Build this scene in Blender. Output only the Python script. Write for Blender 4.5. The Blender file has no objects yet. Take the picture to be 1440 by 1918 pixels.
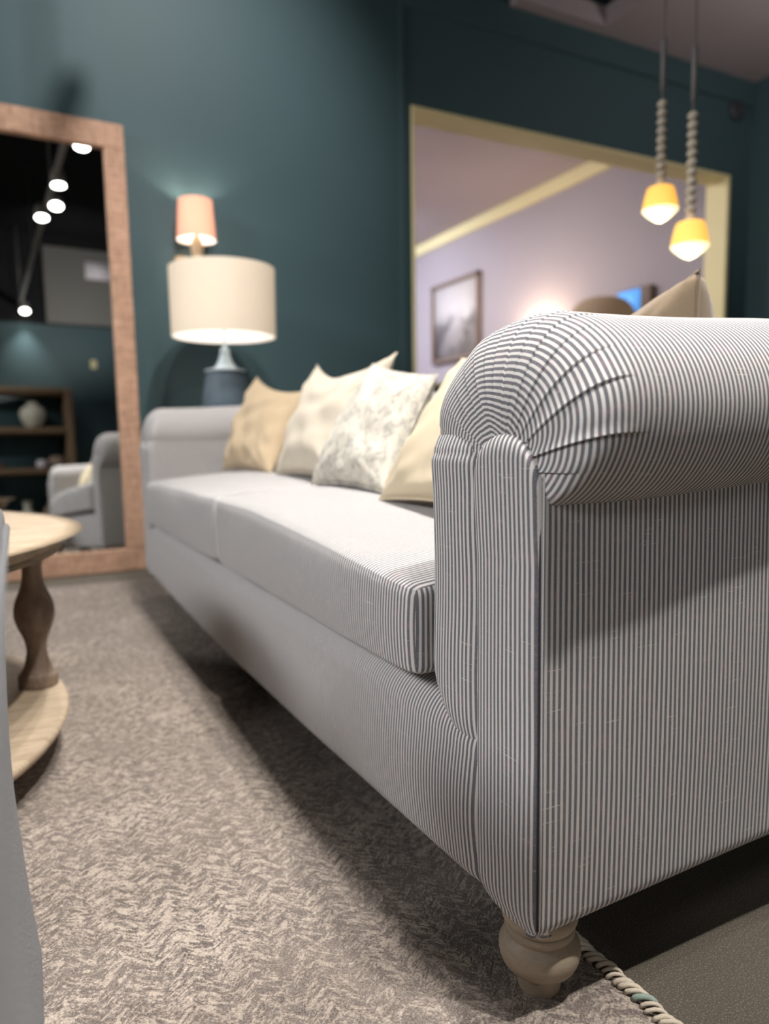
import bpy, bmesh, math, random
from mathutils import Vector, Matrix, noise
random.seed(7)
SC = bpy.context.scene
COL = SC.collection
PI = math.pi
R = math.radians
sin, cos = math.sin, math.cos

# ------------------------------------------------------------------ nodes
class NT:
    def __init__(s, m):
        m.use_nodes = True
        s.t = m.node_tree
        s.n = s.t.nodes
        s.l = s.t.links
        s.b = s.n['Principled BSDF']
    def new(s, kind, **kw):
        o = s.n.new(kind)
        for k, v in kw.items():
            setattr(o, k, v)
        return o
    def link(s, a, b):
        s.l.new(a, b)
    def math(s, op, a, b=None, c=None, clamp=False):
        o = s.new('ShaderNodeMath', operation=op, use_clamp=clamp)
        for i, v in enumerate((a, b, c)):
            if v is None:
                continue
            if isinstance(v, (int, float)):
                o.inputs[i].default_value = v
            else:
                s.link(v, o.inputs[i])
        return o.outputs[0]
    def mix(s, f, a, b, blend='MIX'):
        o = s.new('ShaderNodeMix', data_type='RGBA', blend_type=blend)
        for i, v in ((0, f), (6, a), (7, b)):
            if isinstance(v, (int, float)):
                o.inputs[i].default_value = v
            elif isinstance(v, tuple):
                o.inputs[i].default_value = (*v[:3], 1)
            else:
                s.link(v, o.inputs[i])
        return o.outputs[2]
    def noise(s, vec, scale, detail=2, rough=.5, dist=0.):
        o = s.new('ShaderNodeTexNoise')
        o.inputs['Scale'].default_value = scale
        o.inputs['Detail'].default_value = detail
        o.inputs['Roughness'].default_value = rough
        o.inputs['Distortion'].default_value = dist
        if vec is not None:
            s.link(vec, o.inputs['Vector'])
        return o.outputs['Fac']
    def scaled(s, vec, sx, sy, sz):
        o = s.new('ShaderNodeMapping')
        o.inputs['Scale'].default_value = (sx, sy, sz)
        s.link(vec, o.inputs['Vector'])
        return o.outputs[0]
    def ramp(s, f, lo, hi):
        o = s.new('ShaderNodeMapRange', interpolation_type='SMOOTHSTEP')
        s.link(f, o.inputs[0])
        o.inputs[1].default_value = lo
        o.inputs[2].default_value = hi
        return o.outputs[0]
    def coord(s, which='Object'):
        return s.new('ShaderNodeTexCoord').outputs[which]
    def bump(s, h, strength=.3, dist=.001, normal=None):
        o = s.new('ShaderNodeBump')
        o.inputs['Strength'].default_value = strength
        o.inputs['Distance'].default_value = dist
        s.link(h, o.inputs['Height'])
        if normal is not None:
            s.link(normal, o.inputs['Normal'])
        s.link(o.outputs[0], s.b.inputs['Normal'])
        return o.outputs[0]

def srgb(r, g, b):
    f = lambda c: (c/255/12.92) if c <= 10 else ((c/255+.055)/1.055)**2.4
    return (f(r), f(g), f(b))

def base(name, col, rough=.7, metal=0., spec=.3, emit=None, es=0., nscale=None, namt=.12, bump=0., bdist=.001, coord='Object'):
    m = bpy.data.materials.new(name)
    k = NT(m)
    k.b.inputs['Base Color'].default_value = (*col, 1)
    k.b.inputs['Roughness'].default_value = rough
    k.b.inputs['Metallic'].default_value = metal
    k.b.inputs['Specular IOR Level'].default_value = spec
    if emit:
        k.b.inputs['Emission Color'].default_value = (*emit, 1)
        k.b.inputs['Emission Strength'].default_value = es
    if nscale:
        c = k.coord(coord)
        f = k.noise(c, nscale, 4, .6)
        dark = tuple(x*(1-namt) for x in col)
        lite = tuple(min(1, x*(1+namt)) for x in col)
        k.link(k.mix(f, dark, lite), k.b.inputs['Base Color'])
        if bump:
            k.bump(f, bump, bdist)
    return m

def mat_stripe(name, light, dark, period=.0071):
    m = bpy.data.materials.new(name)
    k = NT(m)
    uv = k.coord('UV')
    sep = k.new('ShaderNodeSeparateXYZ'); k.link(uv, sep.inputs[0])
    u, v = sep.outputs[0], sep.outputs[1]
    wob = k.noise(k.scaled(uv, 40, 9, 1), 1., 2)
    uu = k.math('ADD', u, k.math('MULTIPLY', k.math('SUBTRACT', wob, .5), .0016))
    ph = k.math('FRACT', k.math('DIVIDE', uu, period))
    tri = k.math('ABSOLUTE', k.math('SUBTRACT', ph, .5))          # 0 .. .5
    # ragged edge of the yarns
    yarn = k.noise(k.scaled(uv, 900, 1500, 1), 1., 1)
    tri2 = k.math('ADD', tri, k.math('MULTIPLY', k.math('SUBTRACT', yarn, .5), .13))
    band = k.ramp(tri2, .205, .275)
    # heather inside the dark stripe
    hz = k.ramp(k.noise(k.scaled(uv, 1300, 1300, 1), 1., 2, .7), .42, .62)
    darkc = k.mix(hz, tuple(c*.62 for c in dark), tuple(min(1, c*1.55) for c in dark))
    big = k.noise(k.scaled(uv, 60, 60, 1), 1., 3)
    pink = k.mix(k.ramp(big, .5, .72), darkc, tuple(a*b for a, b in zip(dark, (1.45, 1.12, 1.16))))
    lightc = k.mix(k.noise(k.scaled(uv, 1200, 1200, 1), 1., 1), tuple(c*.86 for c in light), tuple(min(1, c*1.1) for c in light))
    col = k.mix(band, lightc, pink)
    # slubs: short bright weft threads running across the stripes
    sl = k.noise(k.scaled(uv, 22, 520, 1), 1., 2, .5)
    slm = k.ramp(sl, .66, .76)
    col = k.mix(k.math('MULTIPLY', slm, .6), col, tuple(min(1, c*1.12) for c in light))
    k.link(col, k.b.inputs['Base Color'])
    k.b.inputs['Roughness'].default_value = .93
    k.b.inputs['Specular IOR Level'].default_value = .12
    k.b.inputs['Sheen Weight'].default_value = .12
    wv = k.math('ADD', k.noise(k.scaled(uv, 1500, 1500, 1), 1., 1), k.math('MULTIPLY', slm, .5))
    k.bump(wv, .35, .0006)
    return m

def mat_weave(name, col, scale=900, amt=.2, bumps=.35, bdist=.0006, sheen=.1, tint=None, tscale=9, lo=.5, hi=.62):
    m = bpy.data.materials.new(name)
    k = NT(m)
    c = k.coord('Object')
    f = k.noise(c, scale, 2, .6)
    b = k.mix(f, tuple(x*(1-amt) for x in col), tuple(min(1, x*(1+amt)) for x in col))
    if tint:
        t = k.ramp(k.noise(c, tscale, 4, .65, .8), lo, hi)
        b = k.mix(t, b, tint)
    k.link(b, k.b.inputs['Base Color'])
    k.b.inputs['Roughness'].default_value = .95
    k.b.inputs['Specular IOR Level'].default_value = .1
    k.b.inputs['Sheen Weight'].default_value = sheen
    k.bump(f, bumps, bdist)
    return m

def mat_wood(name, a, b, axis=(1, 1, 14), scale=5, rough=.6):
    m = bpy.data.materials.new(name)
    k = NT(m)
    c = k.scaled(k.coord('Object'), *axis)
    f = k.noise(c, scale, 5, .6, .6)
    g = k.noise(c, scale*9, 3, .6)
    h = k.math('ADD', k.math('MULTIPLY', f, .7), k.math('MULTIPLY', g, .3))
    k.link(k.mix(k.ramp(h, .32, .68), a, b), k.b.inputs['Base Color'])
    k.b.inputs['Roughness'].default_value = rough
    k.b.inputs['Specular IOR Level'].default_value = .25
    k.bump(h, .15, .001)
    return m

def mat_rug():
    m = bpy.data.materials.new('rug_pile')
    k = NT(m)
    c = k.coord('Object')
    sep = k.new('ShaderNodeSeparateXYZ'); k.link(c, sep.inputs[0])
    x, y = sep.outputs[0], sep.outputs[1]
    n1 = k.noise(k.scaled(c, 1, 1, 1), 26, 3, .6)
    n2 = k.noise(k.scaled(c, 1, 1, 1), 60, 3, .6)
    W = .066
    fr = k.math('FRACT', k.math('DIVIDE', k.math('ADD', x, k.math('MULTIPLY', n1, .05)), W))
    tri = k.math('ABSOLUTE', k.math('SUBTRACT', fr, .5))
    msk = k.ramp(tri, .20, .30)
    def fleck(ang):
        mp = k.new('ShaderNodeMapping')
        mp.inputs['Rotation'].default_value = (0, 0, R(ang))
        k.link(c, mp.inputs['Vector'])
        return k.noise(k.scaled(mp.outputs[0], 42, 135, 1), 1., 3, .65, .9)
    fa, fb = fleck(40), fleck(-36)
    fl_ = k.math('ADD', k.math('MULTIPLY', fa, msk), k.math('MULTIPLY', fb, k.math('SUBTRACT', 1, msk)))
    h = k.math('ADD', k.math('MULTIPLY', k.math('SUBTRACT', fl_, .5), 3.6), k.math('MULTIPLY', k.math('SUBTRACT', n2, .5), 1.3))
    fine = k.noise(c, 260, 2, .7)
    h = k.math('ADD', h, k.math('MULTIPLY', k.math('SUBTRACT', fine, .5), 2.0))
    patch = k.noise(c, 5., 3, .6)
    h = k.math('ADD', h, k.math('MULTIPLY', k.math('SUBTRACT', patch, .45), 1.2))
    f = k.ramp(h, -.52, .44)
    big = k.noise(c, 1.7, 3, .6)
    lite = k.mix(k.ramp(big, .35, .65), srgb(196, 180, 164), srgb(216, 199, 183))
    dark = k.mix(k.ramp(patch, .35, .65), srgb(112, 99, 92), srgb(140, 126, 116))
    col = k.mix(f, lite, dark)
    loop = k.noise(c, 620, 2, .8)
    col = k.mix(k.ramp(loop, .3, .7), k.mix(.45, col, (0, 0, 0)), k.mix(.12, col, (1, 1, 1)))
    k.link(col, k.b.inputs['Base Color'])
    k.b.inputs['Roughness'].default_value = 1.
    k.b.inputs['Specular IOR Level'].default_value = .05
    hh = k.math('ADD', k.math('MULTIPLY', loop, 1.), k.math('MULTIPLY', k.math('SUBTRACT', 1, f), .5))
    k.bump(hh, .8, .003)
    return m

def mat_floor():
    m = bpy.data.materials.new('concrete')
    k = NT(m)
    c = k.coord('Object')
    a = k.noise(c, 3, 5, .6)
    sp = k.noise(c, 480, 2, .8)
    b = k.mix(a, srgb(78, 72, 63), srgb(94, 87, 76))
    b = k.mix(k.ramp(sp, .52, .68), b, srgb(150, 142, 128))
    b = k.mix(k.ramp(k.noise(c, 700, 1), .55, .7), b, srgb(74, 68, 60))
    k.link(b, k.b.inputs['Base Color'])
    k.b.inputs['Roughness'].default_value = .62
    k.b.inputs['Specular IOR Level'].default_value = .35
    k.bump(sp, .7, .003)
    return m

def mat_picture():
    m = bpy.data.materials.new('abstract_print')
    k = NT(m)
    c = k.coord('Object')
    sep = k.new('ShaderNodeSeparateXYZ'); k.link(c, sep.inputs[0])
    n = k.noise(c, 3.2, 4, .6, .5)
    sky = k.mix(n, srgb(196, 188, 186), srgb(212, 202, 196))
    low = k.mix(k.ramp(n, .4, .6), srgb(120, 112, 110), srgb(176, 168, 164))
    h = k.math('ADD', sep.outputs[2], k.math('MULTIPLY', n, .3))
    f = k.ramp(h, .05, .28)
    k.link(k.mix(f, low, sky), k.b.inputs['Base Color'])
    return m

STR_L = srgb(206, 202, 198)
STR_D = srgb(106, 106, 111)
M = dict(
    stripe=mat_stripe('ticking_stripe', STR_L, STR_D),
    teal=base('teal_paint', srgb(64, 86, 91), .55, spec=.3, nscale=2.5, namt=.06),
    mauve=base('mauve_plaster', srgb(168, 158, 162), .85, nscale=2, namt=.04),
    mauveceil=base('mauve_ceiling', srgb(170, 158, 160), .85, nscale=2, namt=.04),
    white=base('pale_plaster', srgb(214, 214, 228), .85, nscale=2, namt=.03),
    black=base('black_ceiling', srgb(24, 24, 28), .9, nscale=2, namt=.2),
    cream=base('cream_paint', srgb(236, 222, 172), .6, nscale=5, namt=.05),
    greypanel=base('grey_panel', srgb(112, 110, 106), .6, nscale=2, namt=.05),
    labelw=base('white_card', srgb(225, 218, 225), .6, nscale=20, namt=.04),
    floor=mat_floor(), rug=mat_rug(),
    binding=mat_weave('rug_binding', srgb(206, 194, 176), 500, .25, .6, .001),
    bindgreen=mat_weave('green_yarn', srgb(148, 164, 154), 500, .2, .6, .001),
    legwood=mat_wood('greige_wood', srgb(146, 132, 114), srgb(166, 152, 134), (3, 3, 12), 6, .5),
    tablewood=mat_wood('weathered_oak', srgb(164, 145, 122), srgb(194, 176, 152), (3, 16, 3), 4, .6),
    tabledark=mat_wood('weathered_oak_leg', srgb(112, 96, 84), srgb(146, 128, 112), (6, 6, 2), 6, .6),
    rattan=None,
    shelfwood=mat_wood('shelf_oak', srgb(120, 98, 76), srgb(150, 124, 98), (2, 14, 14), 4, .6),
    dark=base('dark_fabric', srgb(24, 24, 25), .95, nscale=40, namt=.2),
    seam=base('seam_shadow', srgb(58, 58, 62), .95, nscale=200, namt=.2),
    tan=mat_weave('tan_linen', srgb(180, 160, 132), 500, .12),
    cream_linen=mat_weave('cream_linen', srgb(192, 182, 165), 500, .1),
    leafy=mat_weave('leafy_linen', srgb(194, 188, 175), 500, .1, tint=srgb(160, 156, 148), tscale=46, lo=.44, hi=.60),
    beige=mat_weave('beige_linen', srgb(198, 183, 156), 500, .08),
    velvet=mat_weave('velvet', srgb(134, 117, 96), 700, .28, .5, .001, .35),
    greyfab=mat_weave('grey_twill', srgb(126, 127, 130), 420, .6, .9, .0025, .1),
    brass=base('aged_brass', srgb(170, 140, 90), .35, .9, nscale=20, namt=.1),
    wood_light=mat_wood('pale_ash', srgb(196, 172, 140), srgb(220, 200, 170), (3, 3, 12), 5),
    bead=base('pale_wood_bead', srgb(178, 168, 152), .6, nscale=30, namt=.12),
    cord=base('grey_cord', srgb(110, 106, 104), .8, nscale=60, namt=.15),
    vase=base('white_ceramic', srgb(214, 210, 194), .45, nscale=10, namt=.05),
    clay=base('clay_ceramic', srgb(150, 132, 116), .6, nscale=14, namt=.2),
    blueclay=base('blue_ceramic', srgb(42, 52, 84), .4, nscale=14, namt=.2),
    plastic=base('grey_plastic', srgb(62, 64, 70), .5, nscale=20, namt=.05),
    trackm=base('track_metal', srgb(128, 125, 122), .5, .3, nscale=20, namt=.08),
    spotglow=base('spot_lens', (1, 1, 1), .5, emit=(1, .97, .9), es=16),
    screen=base('screen_glow', srgb(90, 150, 220), .4, emit=srgb(90, 160, 235), es=.85),
    paleglass=base('pale_blue_ceramic', srgb(190, 210, 220), .2, spec=.6, nscale=4, namt=.05),
    picture=mat_picture(),
    frame_brown=mat_wood('brown_frame', srgb(112, 94, 84), srgb(136, 116, 104), (2, 14, 14), 4),
)

def mat_rattan():
    m = bpy.data.materials.new('woven_rattan')
    k = NT(m)
    c = k.coord('Object')
    a = k.noise(k.scaled(c, 160, 160, 12), 1, 3, .6)
    b = k.noise(k.scaled(c, 12, 12, 160), 1, 3, .6)
    f = k.math('MULTIPLY', k.math('ADD', a, b), .5)
    k.link(k.mix(k.ramp(f, .38, .62), srgb(146, 112, 90), srgb(190, 152, 126)), k.b.inputs['Base Color'])
    k.b.inputs['Roughness'].default_value = .7
    k.bump(f, .5, .003)
    return m
M['rattan'] = mat_rattan()

def mat_mirror():
    m = bpy.data.materials.new('silvered_glass')
    k = NT(m)
    k.b.inputs['Base Color'].default_value = (.86, .88, .87, 1)
    k.b.inputs['Metallic'].default_value = 1
    k.b.inputs['Roughness'].default_value = .0
    return m
M['mirror'] = mat_mirror()

def mat_shade(name, col, emit, es, tr=.5):
    m = bpy.data.materials.new(name)
    k = NT(m)
    c = k.coord('Object')
    f = k.noise(k.scaled(c, 1, 1, 1), 260, 2, .6)
    cc = k.mix(f, tuple(x*.94 for x in col), tuple(min(1, x*1.05) for x in col))
    k.link(cc, k.b.inputs['Base Color'])
    k.b.inputs['Roughness'].default_value = .9
    k.b.inputs['Specular IOR Level'].default_value = .1
    k.b.inputs['Emission Color'].default_value = (*emit, 1)
    k.b.inputs['Emission Strength'].default_value = es
    t = k.new('ShaderNodeBsdfTranslucent')
    k.link(cc, t.inputs['Color'])
    mx = k.new('ShaderNodeMixShader'); mx.inputs[0].default_value = tr
    k.link(k.b.outputs[0], mx.inputs[1]); k.link(t.outputs[0], mx.inputs[2])
    k.link(mx.outputs[0], k.n['Material Output'].inputs[0])
    return m
M['shade'] = mat_shade('linen_shade', srgb(226, 216, 200), srgb(255, 232, 205), .16, .35)
M['shadein'] = mat_shade('shade_lining', srgb(244, 240, 236), srgb(255, 246, 240), .35, .2)
M['pinkshade'] = mat_shade('pink_shade', srgb(236, 182, 160), srgb(255, 176, 146), .34, .3)
M['yellowshade'] = mat_shade('amber_shade', srgb(240, 206, 130), srgb(255, 196, 84), .70, .3)
M['bulb'] = base('lit_bulb', (1, 1, 1), .5, emit=srgb(255, 244, 190), es=1.15)
M['beigeshade'] = mat_shade('beige_shade', srgb(176, 156, 134), srgb(230, 190, 150), .10, .4)

# ------------------------------------------------------------------ objects
def prop(o, label=None, cat=None, group=None, kind=None):
    if label: o['label'] = label
    if cat: o['category'] = cat
    if group: o['group'] = group
    if kind: o['kind'] = kind
    return o

def thing(name, loc, label, cat, group=None):
    o = bpy.data.objects.new(name, None)
    o.empty_display_size = .1
    COL.objects.link(o)
    o.location = loc
    return prop(o, label, cat, group)

def root_of(p):
    loc = Vector((0, 0, 0))
    while p is not None:
        loc += Vector(p.location)
        p = p.parent
    return loc

def obj(name, bm, mat, parent=None, smooth=True, origin=None, recalc=True):
    """world-space bmesh -> one mesh object"""
    bmesh.ops.remove_doubles(bm, verts=bm.verts, dist=1e-5)
    if recalc:
        bmesh.ops.recalc_face_normals(bm, faces=bm.faces)
    if parent is not None:
        off = root_of(parent)
    else:
        off = Vector(origin) if origin is not None else Vector((0, 0, 0))
    for v in bm.verts:
        v.co -= off
    me = bpy.data.meshes.new(name)
    bm.to_mesh(me); bm.free()
    me.polygons.foreach_set('use_smooth', [smooth]*len(me.polygons))
    me.materials.append(mat)
    o = bpy.data.objects.new(name, me)
    COL.objects.link(o)
    if parent is not None:
        o.parent = parent
    else:
        o.location = off
    return o

def BM():
    bm = bmesh.new(); bm.loops.layers.uv.new('UVMap'); return bm

def grid(bm, f, nu, nv):
    """f(a,b)->(x,y,z,u,v), a,b in 0..1"""
    uvl = bm.loops.layers.uv[0]
    P = [[f(i/nu, j/nv) for j in range(nv+1)] for i in range(nu+1)]
    V = [[bm.verts.new(p[:3]) for p in row] for row in P]
    for i in range(nu):
        for j in range(nv):
            idx = ((i, j), (i+1, j), (i+1, j+1), (i, j+1))
            try:
                fc = bm.faces.new([V[a][b] for a, b in idx])
            except ValueError:
                continue
            for lp, (a, b) in zip(fc.loops, idx):
                lp[uvl].uv = P[a][b][3:5]

def box(bm, x0, x1, y0, y1, z0, z1, bevel=0., mtx=None):
    r = bmesh.ops.create_cube(bm, size=1)
    vs = r['verts']
    for v in vs:
        v.co = Vector(((x0+x1)/2+v.co.x*(x1-x0), (y0+y1)/2+v.co.y*(y1-y0), (z0+z1)/2+v.co.z*(z1-z0)))
    if bevel:
        es = list({e for v in vs for e in v.link_edges})
        r2 = bmesh.ops.bevel(bm, geom=es, offset=bevel, segments=2, profile=.5, affect='EDGES')
        vs = list({v for f in r2['faces'] for v in f.verts} | {v for v in vs if v.is_valid})
    if mtx is not None:
        for v in vs:
            v.co = mtx @ v.co
    return vs

def lathe(bm, prof, cx, cy, n=40, cap=True, axis=None):
    rings = []
    for r, z in prof:
        rings.append([bm.verts.new((cx+r*cos(2*PI*i/n), cy+r*sin(2*PI*i/n), z)) for i in range(n)])
    for a, b in zip(rings, rings[1:]):
        for i in range(n):
            bm.faces.new((a[i], a[(i+1) % n], b[(i+1) % n], b[i]))
    if cap:
        bm.faces.new(rings[0][::-1]); bm.faces.new(rings[-1])
    return [v for r in rings for v in r]

def smoothprof(pts, k=5):
    """Catmull-Rom through profile points"""
    out = []
    n = len(pts)
    for i in range(n-1):
        p0 = pts[max(i-1, 0)]; p1 = pts[i]; p2 = pts[i+1]; p3 = pts[min(i+2, n-1)]
        for j in range(k):
            t = j/k
            out.append(tuple(.5*((2*p1[c])+(-p0[c]+p2[c])*t+(2*p0[c]-5*p1[c]+4*p2[c]-p3[c])*t*t+(-p0[c]+3*p1[c]-3*p2[c]+p3[c])*t**3) for c in range(len(p1))))
    out.append(pts[-1])
    return out

def tube(bm, pts, r, n=8):
    pts = [Vector(p) for p in pts]
    rings = []
    up = Vector((0, 0, 1))
    for i, p in enumerate(pts):
        d = (pts[min(i+1, len(pts)-1)]-pts[max(i-1, 0)]).normalized()
        a = d.cross(up)
        if a.length < 1e-3: a = d.cross(Vector((1, 0, 0)))
        a.normalize(); b = d.cross(a)
        rings.append([bm.verts.new(p+a*r*cos(2*PI*k/n)+b*r*sin(2*PI*k/n)) for k in range(n)])
    for A, B in zip(rings, rings[1:]):
        for k in range(n):
            bm.faces.new((A[k], A[(k+1) % n], B[(k+1) % n], B[k]))
    bm.faces.new(rings[0]); bm.faces.new(rings[-1][::-1])

def rbox(bm, lo, hi, r, n=10, deform=None, uvrule='y', ns=None):
    """rounded box with stripes UV; n segs per side"""
    uvl = bm.loops.layers.uv[0]
    lo, hi = Vector(lo), Vector(hi)
    c = (lo+hi)/2; h = (hi-lo)/2
    ns = ns or (n, n, n)
    def axisvals(k):
        N = ns[k]; L = h[k]; rr = min(r, L*.98)
        m = 5
        a = [-L+rr*(1-cos(PI/2*j/m)) for j in range(m)]
        # parameterise so that the rounded zone gets m steps
        mid = [-L+rr+(2*L-2*rr)*j/N for j in range(N+1)]
        return a+mid+[-x for x in a[::-1]]
    av = [axisvals(k) for k in range(3)]
    verts = {}
    def vert(p):
        key = tuple(round(x, 6) for x in p)
        if key in verts: return verts[key]
        q = Vector([max(-(h[k]-min(r, h[k]*.98)), min(h[k]-min(r, h[k]*.98), p[k])) for k in range(3)])
        d = Vector(p)-q
        if d.length > 1e-9:
            # the point on the cube surface, pulled on to the rounding
            w = Vector(q)+d.normalized()*min(r, min(h)*.98)
        else:
            w = Vector(p)
        w = w+c
        if deform: w = Vector(deform(w))
        verts[key] = bm.verts.new(w)
        return verts[key]
    for ax in range(3):
        o1, o2 = [k for k in range(3) if k != ax]
        for sg in (-1, 1):
            A, B = av[o1], av[o2]
            for i in range(len(A)-1):
                for j in range(len(B)-1):
                    vs = []
                    for a, b in ((A[i], B[j]), (A[i+1], B[j]), (A[i+1], B[j+1]), (A[i], B[j+1])):
                        p = [0, 0, 0]; p[ax] = sg*h[ax]; p[o1] = a; p[o2] = b
                        vs.append(vert(p))
                    if len(set(vs)) < 3: continue
                    try: f = bm.faces.new(list(dict.fromkeys(vs)))
                    except ValueError: continue
                    for lp in f.loops:
                        x, y, z = lp.vert.co
                        if ax == 1: uv = (x, z)
                        elif ax == 0: uv = (y, z)
                        else: uv = (y, x) if uvrule == 'y' else (x, y)
                        lp[uvl].uv = uv

def fbm(x, y, z=0., s=1.):
    return noise.noise(Vector((x*s, y*s, z*s)))

# ================================================================== SETTING
def struct(name, bm, mat, smooth=False):
    o = obj(name, bm, mat, None, smooth)
    o['kind'] = 'structure'
    return o

YW = 3.90       # teal wall with the mirror and the opening
XR = 5.14       # right hand wall, shared with the room beyond
YB = -3.5       # wall behind the photographer
XL = -3.8
ZC = 3.27
ZT = 4.3
WX0, WX1, WZ0, WZ1 = 2.17, 4.91, .95, 2.568
TH = .17

bm = BM(); box(bm, XL-.1, XR+.1, YB-.1, 9.4, -.1, 0); struct('floor', bm, M['floor'])
bm = BM()
box(bm, XL, WX0, YW, YW+TH, 0, ZT)
box(bm, WX0, WX1, YW, YW+TH, WZ1, ZT)
box(bm, WX0, WX1, YW, YW+TH, 0, WZ0)
box(bm, WX1, XR, YW, YW+TH, 0, ZT)
struct('wall_front', bm, M['teal'])
bm = BM(); box(bm, XR, XR+.1, YB, YW+TH, 0, ZT); struct('wall_right', bm, M['teal'])
bm = BM(); box(bm, XR, XR+.1, YW+TH, 9.4, 0, ZT); struct('wall_right', bm, M['mauve'])
bm = BM(); box(bm, XL, XR, YB-.1, YB, 0, 3.05); struct('wall_back', bm, M['teal'])
bm = BM(); box(bm, XL, XR, YB-.1, YB, 3.05, ZT); struct('trim_2', bm, M['black'])
bm = BM(); box(bm, XL-.1, XL, YB, YW, 0, ZT); struct('wall_left', bm, M['teal'])
bm = BM(); box(bm, XL-.1, XR+.1, YB-.1, YW+TH, ZT, ZT+.1); struct('ceiling', bm, M['black'])
# lowered mauve ceiling on the right with its narrow return along the wall
bm = BM()
box(bm, 3.56, XR, YB, YW, ZC, ZC+.12)
box(bm, 2.88, 3.56, 3.79, YW, ZC, ZC+.12)
struct('ceiling', bm, M['mauveceil'])
# fascia band and upright joint on the teal wall
bm = BM()
box(bm, 2.13, XR, YW-.022, YW, 3.10, ZC, .004)
box(bm, 2.09, 2.13, YW-.014, YW, 0, ZT, .004)
struct('trim_1', bm, M['teal'])
# cream lining of the opening
bm = BM()
d0, d1 = YW-.012, YW+TH+.012
box(bm, WX0, WX1, d0, d1, WZ1-.02, WZ1, .003)
box(bm, WX1-.03, WX1, d0, d1, WZ0, WZ1-.02, .003)
box(bm, WX0, WX0+.02, d0, d1, WZ0, WZ1-.02, .003)
box(bm, WX0, WX1, d0, d1, WZ0, WZ0+.02, .003)
struct('window_1', bm, M['cream'])
# room beyond
bm = BM(); box(bm, -.5, XR, 9.3, 9.4, 0, ZC); struct('wall_far', bm, M['white'])
bm = BM(); box(bm, -.6, -.5, YW+TH, 9.4, 0, ZC); struct('wall_far_left', bm, M['mauve'])
bm = BM(); box(bm, -.6, XR, YW+TH, 9.4, ZC, ZC+.1); struct('ceiling', bm, M['mauveceil'])
bm = BM(); box(bm, XR-.05, XR, YW+TH, 9.3, ZC-.13, ZC, .006); struct('trim_3', bm, M['cream'])
bm = BM(); box(bm, XL, WX1, YW-.015, YW, 0, .11, .003); struct('baseboard_front', bm, M['teal'])

# ================================================================== RUG
RX1, RY0, RY1, RXL, RZ = .583, -1.6, 3.45, -2.3, .004
rug = thing('area_rug', (-.8, 1., 0), 'taupe and beige distressed leaf pattern rug with whip-stitched edge under the striped sofa', 'rug')
bm = BM()
box(bm, RXL, RX1, RY0, RY1, 0, RZ, .003)
obj('rug_body', bm, M['rug'], rug)
bm = BM(); bmg = BM()
y = .05
i = 0
random.seed(3)
while y < 1.6:
    tgt = bmg if abs(y-.535) < .0045 else bm
    j = random.uniform(-.0015, .0015)
    s = random.uniform(.006, .0095)
    pts = []
    for t in range(9):
        a = -PI*.15+PI*1.15*t/8
        pts.append((RX1+.002-cos(a)*-.0085+j, y+s*(t/8-.5)*2.6+random.uniform(-.0006, .0006), .004+.0065*sin(a)+.001))
    tube(tgt, pts, random.uniform(.0022, .0034), 6)
    y += random.uniform(.0085, .0115)
    i += 1
obj('edge_binding', bm, M['binding'], rug)
o = obj('edge_binding', bmg, M['bindgreen'], rug); o['label'] = 'pale green yarn stitch'

# ================================================================== SOFA
X0, Y0, Y1 = .449, .562, 3.115
YC = (Y0+Y1)/2
SB = 1.42      # back plane of the sofa
sofa = thing('sofa', (.95, YC, 0), 'long grey and white pinstriped sofa with pleated roll arms on turned wooden feet', 'sofa')

def flipY(bm):
    for v in bm.verts:
        v.co.y = 2*YC-v.co.y
    bmesh.ops.reverse_faces(bm, faces=bm.faces)

# --- pleated roll
EC = (.6445, .6560); EA, EB = .140, .1095
POLE = (.622, .598)
XP, LD = .4545, .085
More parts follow.
